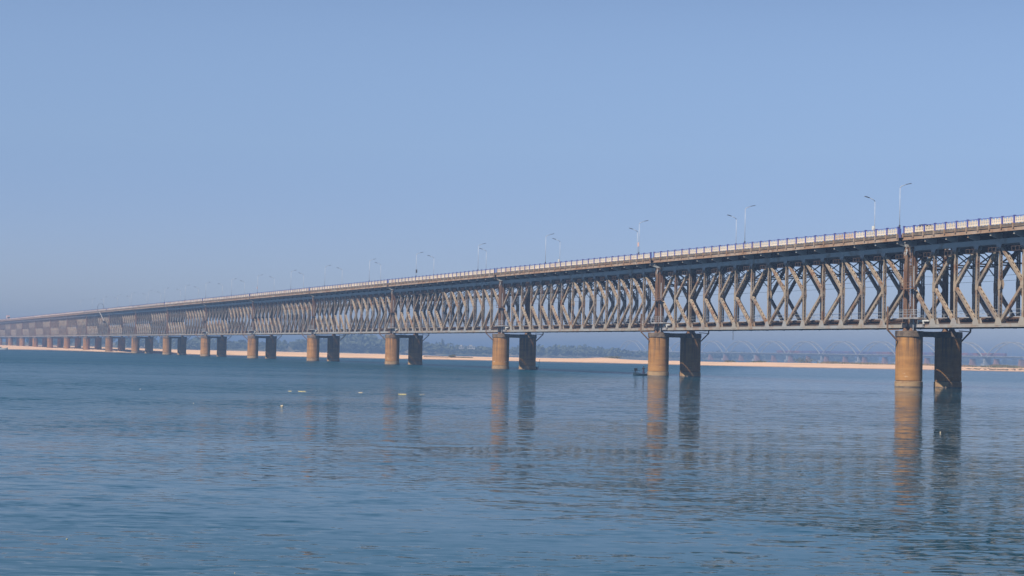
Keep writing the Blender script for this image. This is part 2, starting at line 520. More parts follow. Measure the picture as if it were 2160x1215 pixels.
for c in cols_:
    ax, ay, bx, by, z = c
    jit = 5.0 * hn(ax, .035, 1.0)
    for t, h in prof:
        X = lerp(ax, bx, t); Y = lerp(ay, by, t) + (jit if t < .2 else 0)
        hh = z * h * (1 + .05 * hn(ax + t * 90, .06, 2.0 + t * 5)) if h > 0 else h
        # low dune near the middle of the photograph
        if .3 < t < 1.2: hh += 0.8 * math.exp(-((X - 50.5) / 8.5) ** 2) * math.exp(-((t - .95) / .25) ** 2)
        sb.v.append((X, Y, hh))
npf = len(prof)
for i in range(len(cols_) - 1):
    for j in range(npf - 1):
        a = i * npf + j
        sb.face(a, a + npf, a + npf + 1, a + 1)
tag(sb.build('sand_bank', smooth=True), kind='structure')

# a second, farther sand flat on the left
fs = MB().use('sand')
pts = [(-330, 1830, -330, 2020), (-280, 1760, -285, 2000), (-215, 1700, -220, 1960), (-160, 1720, -165, 1940), (-110, 1790, -112, 1880)]
for a in pts:
    for t, h in ((-.1, -.4), (.05, .5), (.5, .9), (1, .8), (1.15, -.4)):
        fs.v.append((lerp(a[0], a[2], t), lerp(a[1], a[3], t), h))
for i in range(len(pts) - 1):
    for j in range(4):
        q = i * 5 + j; fs.face(q, q + 5, q + 6, q + 1)
tag(fs.build('far_sand_flat', smooth=True), kind='structure')

# ------------------------------------------------------------------ bridge frame
TH = 0.355297
BO = Vector((61.235, 291.665, 0))
XD = Vector((math.sin(TH), -math.cos(TH), 0))      # along the bridge, towards the near end
ND = Vector((math.cos(TH), math.sin(TH), 0))       # across it, away from the camera
RZ = math.atan2(XD.y, XD.x)
def bp_(x, n, z=0.0): return BO + XD * x + ND * n + Vector((0, 0, z))
S = 7.0
L = 91.5
ZB0, ZB1, ZT0, ZT1, ZM = 9.12, 9.60, 20.9, 21.6, 15.15
ZDK = 23.42

# ---- piers
def ringprof():
    return [(2.13, .14), (2.13, .86), (2.10, .90)]
def make_pier():
    root = empty('bridge_pier')
    for n in (0, S):
        MB().use('pier').lathe(0, n, [(2.055, 1.0), (2.055, 7.72)]).build('shaft', root, True)
        g = MB().use('ring').lathe(0, n, ringprof()).use('cap').lathe(0, n, [(1.96, .88), (1.96, 1.02)]).lathe(0, n, [(2.14, -1.2), (2.14, .14)]); g.build('base_ring', root, False)
        MB().use('cap').lathe(0, n, [(2.12, 7.70), (2.16, 7.74), (2.16, 8.56), (2.1, 8.62)]).build('pier_cap', root, False)
        for dx in (-.85, .95):
            bb = MB().use('rust')
            bb.box(dx - .38, dx + .38, n - .45, n + .45, 8.62, 8.78)
            bb.plate([(dx - .36, 8.78), (dx + .36, 8.78), (dx + .16, ZB0), (dx - .16, ZB0)], n - .35, n + .35)
            bb.build('bearing', root)
    MB().use('cap').box(-.75, .75, 2.0, S - 2.0, 7.75, 8.58).build('cross_beam', root)
    for sgn in (-1, 1):
        e = -2.15 if sgn < 0 else S + 2.15
        o = -3.95 if sgn < 0 else S + 3.95
        q = MB().use('rust')
        q.beam((.1, e, 7.05), (.1, o, 8.72), (1, 0, 0), .2, .2)
        q.beam((.1, o - sgn * .02, 8.72), (.1, e - sgn * .3, 8.82), (1, 0, 0), .14, .14)
        q.beam((.1, o, 8.7), (.1, o, 12.3 if sgn < 0 else 9.5), (1, 0, 0), .2, .2)
        if sgn < 0:
            q.beam((.1, o, 9.9), (.1, -.4, 9.9), (1, 0, 0), .1, .1)
        q.build('outrigger', root)
    return root


def children_of(o): return [c for c in bpy.data.objects if c.parent is o]
def copy_tree(o, kids=None):
    c = o.copy(); col.objects.link(c)
    for ch in o.children:
        d = ch.copy(); col.objects.link(d); d.parent = c
        for g in ch.children:
            e = g.copy(); col.objects.link(e); e.parent = d
    return c

ORD = ['nearest', 'second', 'third', 'fourth', 'fifth', 'sixth', 'seventh', 'eighth', 'ninth', 'tenth', 'eleventh',
       'twelfth', 'thirteenth', 'fourteenth', 'fifteenth', 'sixteenth', 'seventeenth', 'eighteenth', 'nineteenth']
pier0 = make_pier()
NSP = 18
for k in range(NSP + 1):
    p_ = pier0 if k == 0 else copy_tree(pier0)
    p_.location = bp_(-L * k, 0); p_.rotation_euler = (0, 0, RZ)
    where = 'standing in the sand' if 9 <= k else 'standing in the water'
    lb = ('largest twin column concrete pier, rightmost in the photo, standing in the water' if k == 0 else
          '%s twin column concrete pier counted from the right, %s' % (ORD[k], where))
    tag(p_, lb, 'bridge pier', 'twin column piers under the long truss bridge')

# ---- truss members (local x along the span, y across, z up)
def diag_mb(x0, z0, x1, z1, y=0.0):
    q = MB().use('steel')
    a = Vector((x0, y, z0)); b = Vector((x1, y, z1)); d = (b - a).normalized()
    nrm = Vector((-d.z, 0, d.x))
    ln = (b - a).length
    W, D = .42, .44
    for s in (-1, 1):
        off = Vector((0, s * D / 2, 0))
        q.beam(a + off, b + off, (0, 1, 0), .03, W)
    for s in (-1, 1):
        o2 = nrm * (s * (W / 2 + .012))
        for t in (-1, 1):
            o3 = Vector((0, t * .155, 0))
            q.beam(a + o2 + o3, b + o2 + o3, (0, 1, 0), .14, .02)
        # battens leave slots about half a metre long
        pos = .35
        q.beam(a + o2 + d * .0, a + o2 + d * .9, (0, 1, 0), .17, .018)
        pos = .9
        while pos < ln - 1.0:
            q.beam(a + o2 + d * (pos + .48), a + o2 + d * (pos + .92), (0, 1, 0), .17, .018)
            pos += .92
        q.beam(a + o2 + d * (ln - .6), a + o2 + d * ln, (0, 1, 0), .17, .018)
    return q

def vert_mb(y=0.0, gus=0):
    """laced column centred on x = 0"""
    q = MB().use('steel')
    for s in (-1, 1):
        q.box(-.17, .17, y + s * .23 - .015, y + s * .23 + .015, ZB1 - .2, ZT0 + .1)
        for t in (-1, 1):
            q.box(t * .17 - .015, t * .17 + .015, y + s * .18 - .035, y + s * .18 + .035, ZB1 - .2, ZT0 + .1)
    z = 10.3; k = 0
    while z < 20.2:
        for t in (-1, 1):
            a, b = ((y - .19, y + .19) if k % 2 else (y + .19, y - .19))
            q.beam((t * .172, a, z), (t * .172, b, z + .46), (0, 1, 0), .075, .015)
        z += .46; k += 1
    for zz in (9.7, ZM - .3, 19.9):
        for t in (-1, 1):
            q.box(t * .178 - .008, t * .178 + .008, y - .22, y + .22, zz, zz + .5)
    for s in (-1, 1):   # gusset at mid height
        yy = y + s * .262
        if gus >= 0: q.plate([(-.22, ZM - .8), (.35, ZM - .65), (.58, ZM), (.35, ZM + .65), (-.22, ZM + .8)], yy - .012, yy + .012)
        if gus <= 0: q.plate([(.22, ZM - .8), (.22, ZM + .8), (-.35, ZM + .65), (-.58, ZM), (-.35, ZM - .65)], yy - .016, yy + .008)
    return q

def endpost_mb(y=0.0):
    q = MB().use('rust')
    q.box(-.36, .36, y - .33, y + .33, ZB1 - .1, 21.55)
    for t in (-1, 1):
        q.box(t * .2 - .05, t * .2 + .05, y - .41, y - .33, ZB1, 21.2)
        q.box(t * .42 - .06, t * .42 + .06, y - .25, y - .12, ZB1, 21.2)
    z = 10
    while z < 21.5:
        q.box(-.38, .38, y - .36, y + .36, z, z + .12); z += 1.55
    return q

def chord_mb(span, nodes, top, y=0.0):
    q = MB().use('chord' if not top else 'silver')
    z0, z1 = (ZT0, ZT1) if top else (ZB0, ZB1)
    x0, x1 = nodes[0] - .4, nodes[-1] + .4
    for s in (-1, 1):
        q.box(x0, x1, y + s * .29 - .025, y + s * .29 + .025, z0, z1)
        q.box(x0, x1, y + s * .25 - .09, y + s * .25 + .09, z1, z1 + .03)
        q.box(x0, x1, y + s * .25 - .09, y + s * .25 + .09, z0 - .03, z0)
    q.box(x0, x1, y - .16, y + .16, z1 - .05, z1 - .02)
    for i, x in enumerate(nodes):
        for s in (-1, 1):
            yy = y + s * .325
            if top: q.plate([(x - .7, z0 + .02), (x - .38, z0 - .65), (x + .38, z0 - .65), (x + .7, z0 + .02), (x + .7, z0 + .3), (x - .7, z0 + .3)], yy - .01, yy + .01)
            else: q.plate([(x - .85, z1 - .02), (x - .85, z1 - .3), (x + .85, z1 - .3), (x + .85, z1 - .02), (x + .4, z1 + .85), (x - .4, z1 + .85)], yy - .01, yy + .01)
    return q

def bracket_mb(y0=-1.8, S=S):
    q = MB().use('steel')
    # cantilever bracket outside the near truss
    q.use('darksteel')
    b = len(q.v)
    prof = [(y0 + .1, 22.45), (y0 + .1, 22.03), (-.35, 21.62), (.3, 21.62), (.3, 22.45)]
    for dx in (-.03, .03):
        for yy, zz in prof: q.v.append((dx, yy, zz))
    n = len(prof)
    q.use('silver')
    q.face(*range(b, b + n)); q.face(*reversed(range(b + n, b + 2 * n)))
    for i in range(n):
        j = (i + 1) % n; q.face(b + i, b + n + i, b + n + j, b + j)
    q.beam((0, y0 + .1, 22.03), (0, -.35, 21.62), (1, 0, 0), .32, .04)
    q.use('chord').box(-.17, .17, y0 + .04, y0 + .1, 22.0, 22.46)
    return q

def railing_post_mb():
    q = MB().use('blue').box(-.14, .14, -.13, .13, 0, 1.16)
    q.use('blue').box(-.17, .17, -.16, .16, 1.16, 1.22)
    q.use('fascia').box(-.11, .11, -.32, -.14, -.55, .12)
    return q
def railing_panel_mb(w):
    q = MB().use('cream')
    a, b = .24, w - .24
    q.box(a, b, -.06, .06, .14, .34)
    q.box(a, b, -.03, .03, .60, .68)
    n = 6; st = (b - a - .2) / (n - 1)
    for i in range(n):
        q.box(a + i * st, a + i * st + .2, -.045, .045, .34, .88 if i % 2 else 1.0)
    for i in (.15, .5, .85):
        x = lerp(a, b, i); q.use('slab').box(x - .1, x + .1, -.05, .05, 0, .14)
    return q

def rod(q, a, b, w=.06): q.beam(a, b, (0, 1, 0) if abs(b[1] - a[1]) < .01 else (1, 0, .01), w, w)

def cradle_mb():
    q = MB().use('grime')
    for z in (19.75, 20.35):
        q.box(-1.7, .15, -.95, -.89, z, z + .05)
        q.box(-1.7, -1.63, -.95, -.3, z, z + .07); q.box(.08, .15, -.95, -.3, z, z + .07)
    for x in (-1.7, -.8, .08):
        q.box(x, x + .05, -.95, -.89, 19.75, 20.4)
    q.use('darksteel').box(-1.65, .1, -.9, -.34, 19.72, 19.76)
    return q

def platform_parts(parent):
    """landing stages, ladder and cabin beside the pier, at the far (left) end of a span"""
    q = MB().use('rust')
    q.box(-1.9, 1.4, -1.2, -.42, 15.0, 15.12)
    for x in (-1.9, -.3, 1.33): q.box(x, x + .07, -1.2, -1.13, 15.0, 16.05)
    for z in (15.5, 16.0): q.box(-1.9, 1.4, -1.2, -1.13, z, z + .06)
    a = q.build('inspection_platform', parent)
    q = MB().use('walk').box(-2.3, 3.4, -1.25, -.36, 10.42, 10.66)
    q.use('lamp')
    for x in (-2.3, -1.1, 0, 1.1, 2.2, 3.33): q.box(x, x + .06, -1.25, -1.19, 10.66, 11.85)
    for z in (11.05, 11.45, 11.8): q.box(-2.3, 3.4, -1.25, -1.19, z, z + .05)
    b = q.build('inspection_platform', parent)
    q = MB().use('rust')
    for x in (-.05, .45):
        q.box(x, x + .07, -.75, -.68, 10.7, 21.4)
    z = 10.9
    while z < 21.3: q.box(-.05, .5, -.74, -.69, z, z + .05); z += .35
    c = q.build('ladder', parent)
    q = MB().use('lamp')
    q.tube([(.85, -.62, 8.7), (.85, -.62, 18.5)], .08, 6)
    q.build('drain_pipe', parent)
    q = MB().use('white')
    q.box(2.0, 4.9, -.62, -.36, 10.02, 10.26); q.box(2.0, 2.2, -.62, -.4, 9.62, 10.02)
    q.box(3.45, 3.65, -.62, -.4, 9.62, 10.02)
    q.use('walk').box(1.9, 3.5, -.7, -.36, 9.14, 9.6)
    q.build('end_cabinet', parent)

def make_span(N, length, detailed, short=False):
    """length: pier to pier; local x = 0 is the pier at the far (left) end"""
    x0, x1 = 1.2, length - 1.0
    p = (x1 - x0) / N
    nodes = [x0 + p * i for i in range(N + 1)]
    half = N // 2
    root = empty('truss_span')
    mdia, mv, mother = [], [], []
    shared = {}
    near, far = MB(), MB()
    def part(name, key, mbf, loc, parent=root, acc=None):
        if detailed:
            if key not in shared: shared[key] = mbf().mesh(name, False)
            o = link(name, shared[key], parent); o.location = loc
            return o
        acc.add(mbf() if key not in cache else cache[key], *loc)
    cache = {}
    def get(key, f):
        if key not in cache: cache[key] = f()
        return cache[key]
    for y, acc in ((0.0, near), (S, far)):
        for i, x in enumerate(nodes):
            if i in (0, N):
                part('end_post', 'end', endpost_mb, (x, y, 0), acc=acc)
            else:
                g = 1 if i < half else (-1 if i > half else 2)
                if g == 2: g = 1
                get(('v', g), lambda: vert_mb(0, g))
                part('vertical_post', ('v', g), lambda: vert_mb(0, g), (x, y, 0), acc=acc)
        for i in range(N):
            xa, xb = (0, p) if i < half else (p, 0)       # apex at the end-post side
            kk = 'L' if i < half else 'R'
            for ze, kz in ((ZT0 - .05, 'u'), (ZB1 + .05, 'd')):
                f = (lambda xa=xa, xb=xb, ze=ze: diag_mb(xa, ZM, xb, ze))
                get((kk, kz), f)
                part('diagonal_brace', (kk, kz), f, (nodes[i], y, 0), acc=acc)
    for y, acc in ((0.0, near), (S, far)):
        for top in (False, True):
            q = chord_mb(length, nodes, top, 0.0)
            if detailed: o = q.build('top_chord' if top else 'bottom_chord', root); o.location = (0, y, 0)
            else: acc.add(q, 0, y, 0)
    # sway frames between the trusses
    def sway():
        q = MB().use('darksteel')
        q.box(-.12, .12, .3, S - .3, 20.35, 20.6); q.box(-.1, .1, .3, S - .3, 18.15, 18.35)
        q.beam((0, .3, 18.25), (0, S / 2, 20.4), (1, 0, 0), .14, .14); q.beam((0, S - .3, 18.25), (0, S / 2, 20.4), (1, 0, 0), .14, .14)
        q.beam((0, .3, 20.4), (0, S / 2, 18.25), (1, 0, 0), .12, .12); q.beam((0, S - .3, 20.4), (0, S / 2, 18.25), (1, 0, 0), .12, .12)
        q.beam((0, .3, 16.9), (0, 1.5, 18.2), (1, 0, 0), .12, .12); q.beam((0, S - .3, 16.9), (0, S - 1.5, 18.2), (1, 0, 0), .12, .12)
        return q
    def cgird():
        q = MB().use('rail')
        q.box(-.03, .03, .32, S - .32, 9.2, 10.0)
        q.box(-.18, .18, .32, S - .32, 10.0, 10.04); q.box(-.18, .18, .32, S - .32, 9.16, 9.2)
        return q
    def dgird():
        q = MB().use('darksteel')
        q.box(-.03, .03, .3, S - .3, 21.64, 22.44)
        q.box(-.2, .2, .3, S - .3, 21.6, 21.64)
        q.plate([(-.03, 21.62), (.03, 21.62), (.03, 22.45), (-.03, 22.45)], S - .3, S + 1.7)
        return q
    deck = MB(); floor = MB()
    for i, x in enumerate(nodes):
        if detailed:
            part('sway_brace', 'sway', sway, (x, 0, 0))
            part('floor_beam', 'cg', cgird, (x, 0, 0))
            part('deck_girder', 'dg', dgird, (x, 0, 0))
            part('deck_bracket', 'br', bracket_mb, (x, 0, 0))
            if 0 < i: part('inspection_cradle', 'cr', cradle_mb, (x, 0, 0))
        else:
            near.add(get('sway', sway), x); floor.add(get('cg', cgird), x); deck.add(get('dg', dgird), x); deck.add(get('br', bracket_mb), x)
            if 0 < i: near.add(get('cr', cradle_mb), x)
    a, b = x0 - .42, x1 + .42
    q = MB().use('darksteel')
    for n in (1.6, 3.5, 5.4): q.box(a, b, n - .12, n + .12, 20.38, 20.8)
    for i in range(N):
        xa, xb = nodes[i], nodes[i + 1]
        q.beam((xa, .3, 20.65), (xb, S - .3, 20.65), (0, 0, 1), .22, .16); q.beam((xa, S - .3, 20.6), (xb, .3, 20.6), (0, 0, 1), .22, .16)
        xm = (xa + xb) / 2
        q.box(xm - .1, xm + .1, .3, S - .3, 20.3, 20.52)
    if detailed: q.build('top_lateral_bracing', root)
    else: near.add(q)
    q = MB().use('rail')
    for i in range(N):
        xa, xb = nodes[i], nodes[i + 1]
        q.beam((xa, .3, 9.13), (xb, S - .3, 9.13), (0, 0, 1), .14, .2); q.beam((xa, S - .3, 9.1), (xb, .3, 9.1), (0, 0, 1), .14, .2)
    for n in (2.5, 4.5):
        q.box(a, b, n - .03, n + .03, 9.35, 10.2); q.box(a, b, n - .16, n + .16, 10.2, 10.24); q.box(a, b, n - .16, n + .16, 9.31, 9.35)
    for n, w_ in ((.34, 1.7), (S - 1.5, 1.1)):
        q.box(a, b, n, n + w_, 9.72, 9.80)  # near plate widened to keep sun patches off the rear columns
    if detailed: q.build('rail_stringers', root)
    else: floor.add(q)
    q = MB().use('rail')
    q.box(a, b, 2.25, 4.75, 10.24, 10.27)  # plate added to block sun coming through between the sleepers
    x = a
    while x < b - .3: q.box(x, x + .26, 2.1, 4.9, 10.24, 10.4); x += .55
    for n in (2.7, 4.38): q.box(a, b, n, n + .07, 10.4, 10.56)
    if detailed: q.build('railway_track', root)
    else: floor.add(q)
    q = MB().use('walk')
    q.box(a, b, .7, 1.6, 10.5, 10.62); q.box(a, b, S - 1.6, S - .7, 10.5, 10.62)
    x = a + .5
    q.use('lamp')
    while x < b:
        for n in (1.55, S - 1.6): q.box(x, x + .05, n, n + .05, 10.62, 11.7)
        x += p / 2
    for n in (1.55, S - 1.6):
        for z in (11.15, 11.65): q.box(a, b, n, n + .05, z, z + .05)
    if detailed: q.build('walkway', root)
    else: floor.add(q)
    # road deck
    q = MB().use('slab').box(a, b, -1.95, 8.95, 23.12, ZDK)
    q.use('asphalt').box(a, b, -1.3, 8.3, ZDK, ZDK + .03)
    q.use('darksteel')
    for n in (.6, 2.4, 4.6, 6.4): q.box(a, b, n - .12, n + .12, 22.45, 23.12)
    if detailed: q.build('deck_slab', root)
    else: deck.add(q)
    q = MB().use('fascia')
    for n, sg in ((-1.82, -1), (8.82, 1)):
        q.box(a, b, n - .06, n + .06, 22.5, 23.12)
        q.box(a, b, n - .14, n + .14, 22.45, 22.5)
        q.box(a, b, min(n, n + sg * .16), max(n, n + sg * .16), 23.06, 23.11)
    if detailed: q.build('fascia_girder', root)
    else: deck.add(q)
    # railings
    nb = 2 * N
    bw = (b - a - .3) / nb
    q = MB().use('blue').box(a, b, -1.79, -1.69, ZDK + 1.04, ZDK + 1.13)
    q.use('slab').box(a, b, -1.86, -1.6, ZDK, ZDK + .05)
    if detailed:
        rl = q.build('railing', root)
        pm = railing_post_mb().mesh('railing_post'); pl = railing_panel_mb(bw).mesh('railing_panel')
        for i in range(nb + 1):
            o = link('railing_post', pm, rl); o.location = (a + .15 + i * bw, -1.74, ZDK)
            if i < nb: o = link('railing_panel', pl, rl); o.location = (a + .15 + i * bw, -1.74, ZDK)
    else:
        rp, rq = railing_post_mb(), railing_panel_mb(bw)
        for i in range(nb + 1):
            q.add(rp, a + .15 + i * bw, -1.74, ZDK)
            if i < nb: q.add(rq, a + .15 + i * bw, -1.74, ZDK)
        q.build('railing', root)
    q = MB().use('blue').box(a, b, 8.69, 8.79, ZDK + 1.04, ZDK + 1.13)
    for i in range(nb + 1): q.box(a + i * bw, a + i * bw + .28, 8.6, 8.86, ZDK, ZDK + 1.18)
    q.use('cream').box(a, b, 8.69, 8.79, ZDK + .15, ZDK + .9)
    q.build('far_railing', root)
    if detailed:
        platform_parts(root)
        for c in list(root.children):
            if c.name.split('.')[0] in ('inspection_platform', 'ladder', 'drain_pipe', 'end_cabinet'): c.location = (nodes[0], 0, 0)
    else:
        near.build('near_truss', root); far.build('far_truss', root); deck.build('deck', root); floor.build('rail_floor', root)
    return root

GRP = 'steel truss spans of the long two deck bridge'
span_s = make_span(8, 47.0, True)
span_s.location = bp_(0, 0); span_s.rotation_euler = (0, 0, RZ)
tag(span_s, 'short truss span at the right edge of the photo, carrying the black car', 'truss span', GRP)
span_l = make_span(14, L, True)
span_c = make_span(14, L, False)
for k in range(NSP):
    if k == 0: s_ = span_l
    elif k < 6: s_ = copy_tree(span_l)
    elif k == 6: s_ = span_c
    else: s_ = copy_tree(span_c)
    s_.location = bp_(-L * (k + 1), 0); s_.rotation_euler = (0, 0, RZ)
    lb = ('full length truss span between the two largest piers' if k == 0 else
          'truss span between the %s and %s pier pairs counted from the right' % (ORD[k] if k else 'first', ORD[k + 1]))
    tag(s_, lb, 'truss span', GRP)
s_ = copy_tree(span_s); s_.location = bp_(47.0, 0); s_.rotation_euler = (0, 0, RZ)
tag(s_, 'next short truss span, just outside the right edge of the photo', 'truss span', GRP)
p_ = copy_tree(pier0); p_.location = bp_(94, 0); p_.rotation_euler = (0, 0, RZ)
tag(p_, 'twin column pier farthest to the right, wholly outside the photo', 'bridge pier', 'twin column piers under the long truss bridge')
p_ = copy_tree(pier0); p_.location = bp_(47, 0); p_.rotation_euler = (0, 0, RZ)
tag(p_, 'twin column pier carrying the right end of the short truss span', 'bridge pier', 'twin column piers under the long truss bridge')

# overhead railway wires threaded through the spans
q = MB().use('lamp_dark')
for n, z in ((3.5, 15.9), (3.5, 17.2)):
    pts = []
    for i in range(0, 161):
        x = 47 - i * 6.4
        sag = 0 if z < 16 else -.5 * math.sin(math.pi * ((i % 8) / 8))
        pts.append((x, n, z + sag))
    q.tube(pts, .022, 4, False)
ow = q.build('overhead_wires'); ow.location = BO; ow.rotation_euler = (0, 0, RZ)
tag(ow, 'thin dark overhead railway wires threaded through the truss spans', 'wire')

# ------------------------------------------------------------------ street lamps
def lamp_parts():
    root = empty('street_lamp')
    MB().use('lamp').tube([(0, 0, 0), (0, 0, 3.5), (0, 0, 7.3)], [.06, .045, .035], 8).build('pole', root, True)
    MB().use('lamp').tube([(0, 0, 7.25), (0, .25, 7.5), (0, 1.2, 7.85)], [.055, .05, .04], 6).build('lamp_arm', root, True)
    q = MB().use('lamp_dark')
    q.beam((0, 1.1, 7.83), (0, 1.95, 8.02), (1, 0, 0), .3, .1)
    q.build('lamp_head', root)
    MB().use('blue').box(-.2, .2, -.2, .2, -.5, .9).use('lamp_dark').box(-.1, .1, -.1, .1, .9, 1.5).build('base_plinth', root)
    return root
lamp0 = lamp_parts()
nearx = [-.7, -52.2, -98.5, -150.3, -196.7, -248.4, -295.0, -347.0, -393.2, -445.3, -491.5, -543.5, -590.0, -641.5, -688, -739.5, -786, -838, -884, -936]
farx = [-24.7, -75.4, -121.9, -166.8, -219.1, -263.7, -317.3, -362.9, -415.5, -461.5, -513.9, -558.4, -612, -656.5, -710, -754.5, -808, -852.5, -906]
first = True
for i, x in enumerate(nearx):
    o = lamp0 if first else copy_tree(lamp0); first = False
    o.location = bp_(x, -1.55, ZDK); o.rotation_euler = (0, 0, RZ)
    sp_ = {2: ', a pink plate on its pole', 5: ', small dark box near its base', 9: ', faded pink plate on its pole'}.get(i, '')
    tag(o, '%s lamp from the right on the near railing%s' % ('first' if i == 0 else (ORD + ['twentieth'])[i], sp_),
        'street lamp', 'street lamps along the near railing')
    if i in (2, 9):
        w_ = MB().use('pink').box(-.33, .33, -.16, -.11, 2.65, 3.45).build('sign_plate', o)
    if i == 5:
        MB().use('lamp_dark').box(.25, .85, -.2, .1, 2.2, 3.1).box(.1, .3, -.05, 0, 2.4, 2.5).build('junction_box', o)
for i, x in enumerate(farx):
    o = copy_tree(lamp0)
    for c in list(o.children):
        if c.name.startswith(('sign_plate', 'junction_box')): bpy.data.objects.remove(c)
    o.location = bp_(x, 8.55, ZDK); o.rotation_euler = (0, 0, RZ + math.pi)
    sp_ = {0: ', a white box on its pole', 3: ', a white box on its pole'}.get(i, '')
    tag(o, '%s lamp from the right on the far railing%s' % ('first' if i == 0 else ORD[i], sp_),
        'street lamp', 'street lamps along the far railing')
    if i in (0, 3): MB().use('white').box(-.3, .3, .1, .35, 2.3, 3.1).build('junction_box', o)

# ------------------------------------------------------------------ black car on the deck
def make_car(loc, rz, paint, label):
    root = empty('parked_car', loc, rz)
    # body from cross-sections along x
    secs = [(-1.95, .70, .35, .62), (-1.85, .80, .25, .80), (-1.3, .84, .22, .90), (-.9, .85, .22, .93), (.7, .85, .22, .95), (1.5, .83, .24, .97), (1.85, .78, .28, .90), (1.95, .70, .4, .75)]
    q = MB().use(paint)
    for x, w, zb, zt in secs:
        for yy, zz in ((-w, zb), (w, zb), (w, zt * .75), (w * .93, zt), (-w * .93, zt), (-w, zt * .75)): q.v.append((x, yy, zz))
    for i in range(len(secs) - 1):
        for j in range(6):
            a = i * 6 + j; b_ = i * 6 + (j + 1) % 6; q.face(a, b_, b_ + 6, a + 6)
    q.face(0, 5, 4, 3, 2, 1); e = (len(secs) - 1) * 6; q.face(*range(e, e + 6))
    q.build('body', root, True)
    g = MB().use('glass')
    cs = [(-1.15, .72, .92), (-.55, .62, 1.42), (.9, .62, 1.44), (1.6, .70, .95)]
    for x, w, z in cs:
        g.v += [(x, -w, z), (x, w, z)]
    g.v += [(-1.15, -.74, .9), (-1.15, .74, .9), (1.6, -.72, .93), (1.6, .72, .93)]
    for i in range(3): g.face(2 * i, 2 * i + 1, 2 * i + 3, 2 * i + 2)
    g.face(0, 2, 4, 6, 10, 8); g.face(1, 9, 11, 7, 5, 3)
    g.build('cabin_glass', root)
    MB().use(paint).box(-.5, .88, -.6, .6, 1.43, 1.5).build('roof', root)
    for x in (-1.2, 1.25):
        for y in (-.78, .78):
            MB().use('tyre').tube([(x, y - .1, .31), (x, y + .1, .31)], .31, 16).build('wheel', root)
    tag(root, label, 'car')
    return root
make_car(bp_(1.9, 1.2, ZDK + .035), RZ, 'carblack', 'black car on the road deck just right of the rightmost lamp, only its roof showing')

# pale lorry far left on the deck
lx = -1410
root = empty('lorry', bp_(lx, 1.2, ZDK + .035), RZ)
MB().use('pink').box(-4.5, 2.2, -1.2, 1.2, 1.0, 3.9).build('cargo_box', root)
MB().use('white').box(2.4, 4.3, -1.1, 1.1, .7, 2.9).use('glass').box(4.25, 4.34, -1, 1, 1.7, 2.6).build('cab', root)
for x in (-3.6, -2.4, 3.4):
    for y in (-1, 1): MB().use('tyre').tube([(x, y - .14, .5), (x, y + .14, .5)], .5, 12).build('wheel', root)
tag(root, 'pinkish lorry on the far left end of the bridge deck', 'lorry')

# arched inspection gantry on the near edge
g = empty('inspection_gantry', bp_(-846, -1.9, ZDK), RZ)
q = MB().use('lamp_dark')
hoop = [(0, -1.7 + 1.7 * (1 - math.cos(t)), .1 + 2.1 + 1.9 * math.sin(t)) for t in [math.pi * i / 12 for i in range(13)]]
for dx in (-.5, .5):
    q.tube([(dx, -1.7, -.6)] + [(dx, y, z) for _, y, z in hoop] + [(dx, 1.7, 0)], .06, 6)
q.build('hoop_frame', g)
q = MB().use('walk').box(-2, 8, -2.2, -1.6, -.9, -.65)
q.beam((7.5, -1.8, -.7), (26, -1.8, -6.2), (0, 1, 0), .35, .2)
q.build('work_platform', g)
tag(g, 'dark arched gantry straddling the near railing far left, grey work platform below', 'gantry')

# ropes hanging below the chord
for i, (x, ln) in enumerate(((-59.5, 1.9), (-333.0, 3.4))):
    q = MB().use('lamp_dark').tube([(0, 0, 9.1), (.1, 0, 9.1 - ln * .5), (.05, 0, 9.1 - ln)], .05, 5)
    o = q.build('hanging_rope'); o.location = bp_(x, .1); o.rotation_euler = (0, 0, RZ)
    tag(o, ['short dark rope hanging under the span between the two largest piers', 'long thin rope hanging under the span left of the fourth pier pair'][i], 'rope')

# ------------------------------------------------------------------ boats and fisherman
def hull_mb(Lh, W, H, mt, inner):
    q = MB().use(mt)
    n = 12; rows = []
    for i in range(n + 1):
        t = i / n; x = (t - .5) * Lh
        w = W / 2 * (1 - abs(2 * t - 1) ** 2.6) ** .6 if 0 < t < 1 else .04
        sh = H * (1 + .55 * abs(2 * t - 1) ** 2.5)
        b = len(q.v)
        for yy, zz in ((-w, sh), (-w * .92, .12), (-w * .55, -.22), (w * .55, -.22), (w * .92, .12), (w, sh), (w * .86, sh), (w * .7, .05), (-w * .7, .05), (-w * .86, sh)):
            q.v.append((x, yy, zz))
        rows.append(b)
    for a, b in zip(rows, rows[1:]):
        for j in range(10): q.face(a + j, b + j, b + (j + 1) % 10, a + (j + 1) % 10)
    q.face(*reversed(range(rows[0], rows[0] + 10))); q.face(*range(rows[-1], rows[-1] + 10))
    return q
brz = math.radians(20)
boat = empty('fishing_boat', (27.5, 379.4, 0.02), brz)
hull_mb(6.4, 1.25, .34, 'teal', 'hulldark').build('hull', boat, False)
q = MB().use('white')
q.box(-.1, .75, -.70, .70, .46, .58); q.box(.0, .7, -.68, -.60, .12, .26)
q.build('thwart', boat)
q = MB().use('hulldark')
q.box(-2.9, -2.35, -.22, .22, .95, 1.45); q.beam((-2.7, 0, 1.0), (-2.95, 0, -.2), (0, 1, 0), .14, .2); q.beam((-2.5, 0, 1.05), (-1.6, .1, 1.0), (0, 1, 0), .05, .05)
q.build('outboard_motor', boat)
MB().use('hulldark').beam((-3.4, .2, .95), (-2.6, -.1, 1.0), (0, 1, 0), .06, .06).beam((-3.1, .1, .1), (-2.2, -.1, .75), (0, 1, 0), .08, .08).build('oar', boat)
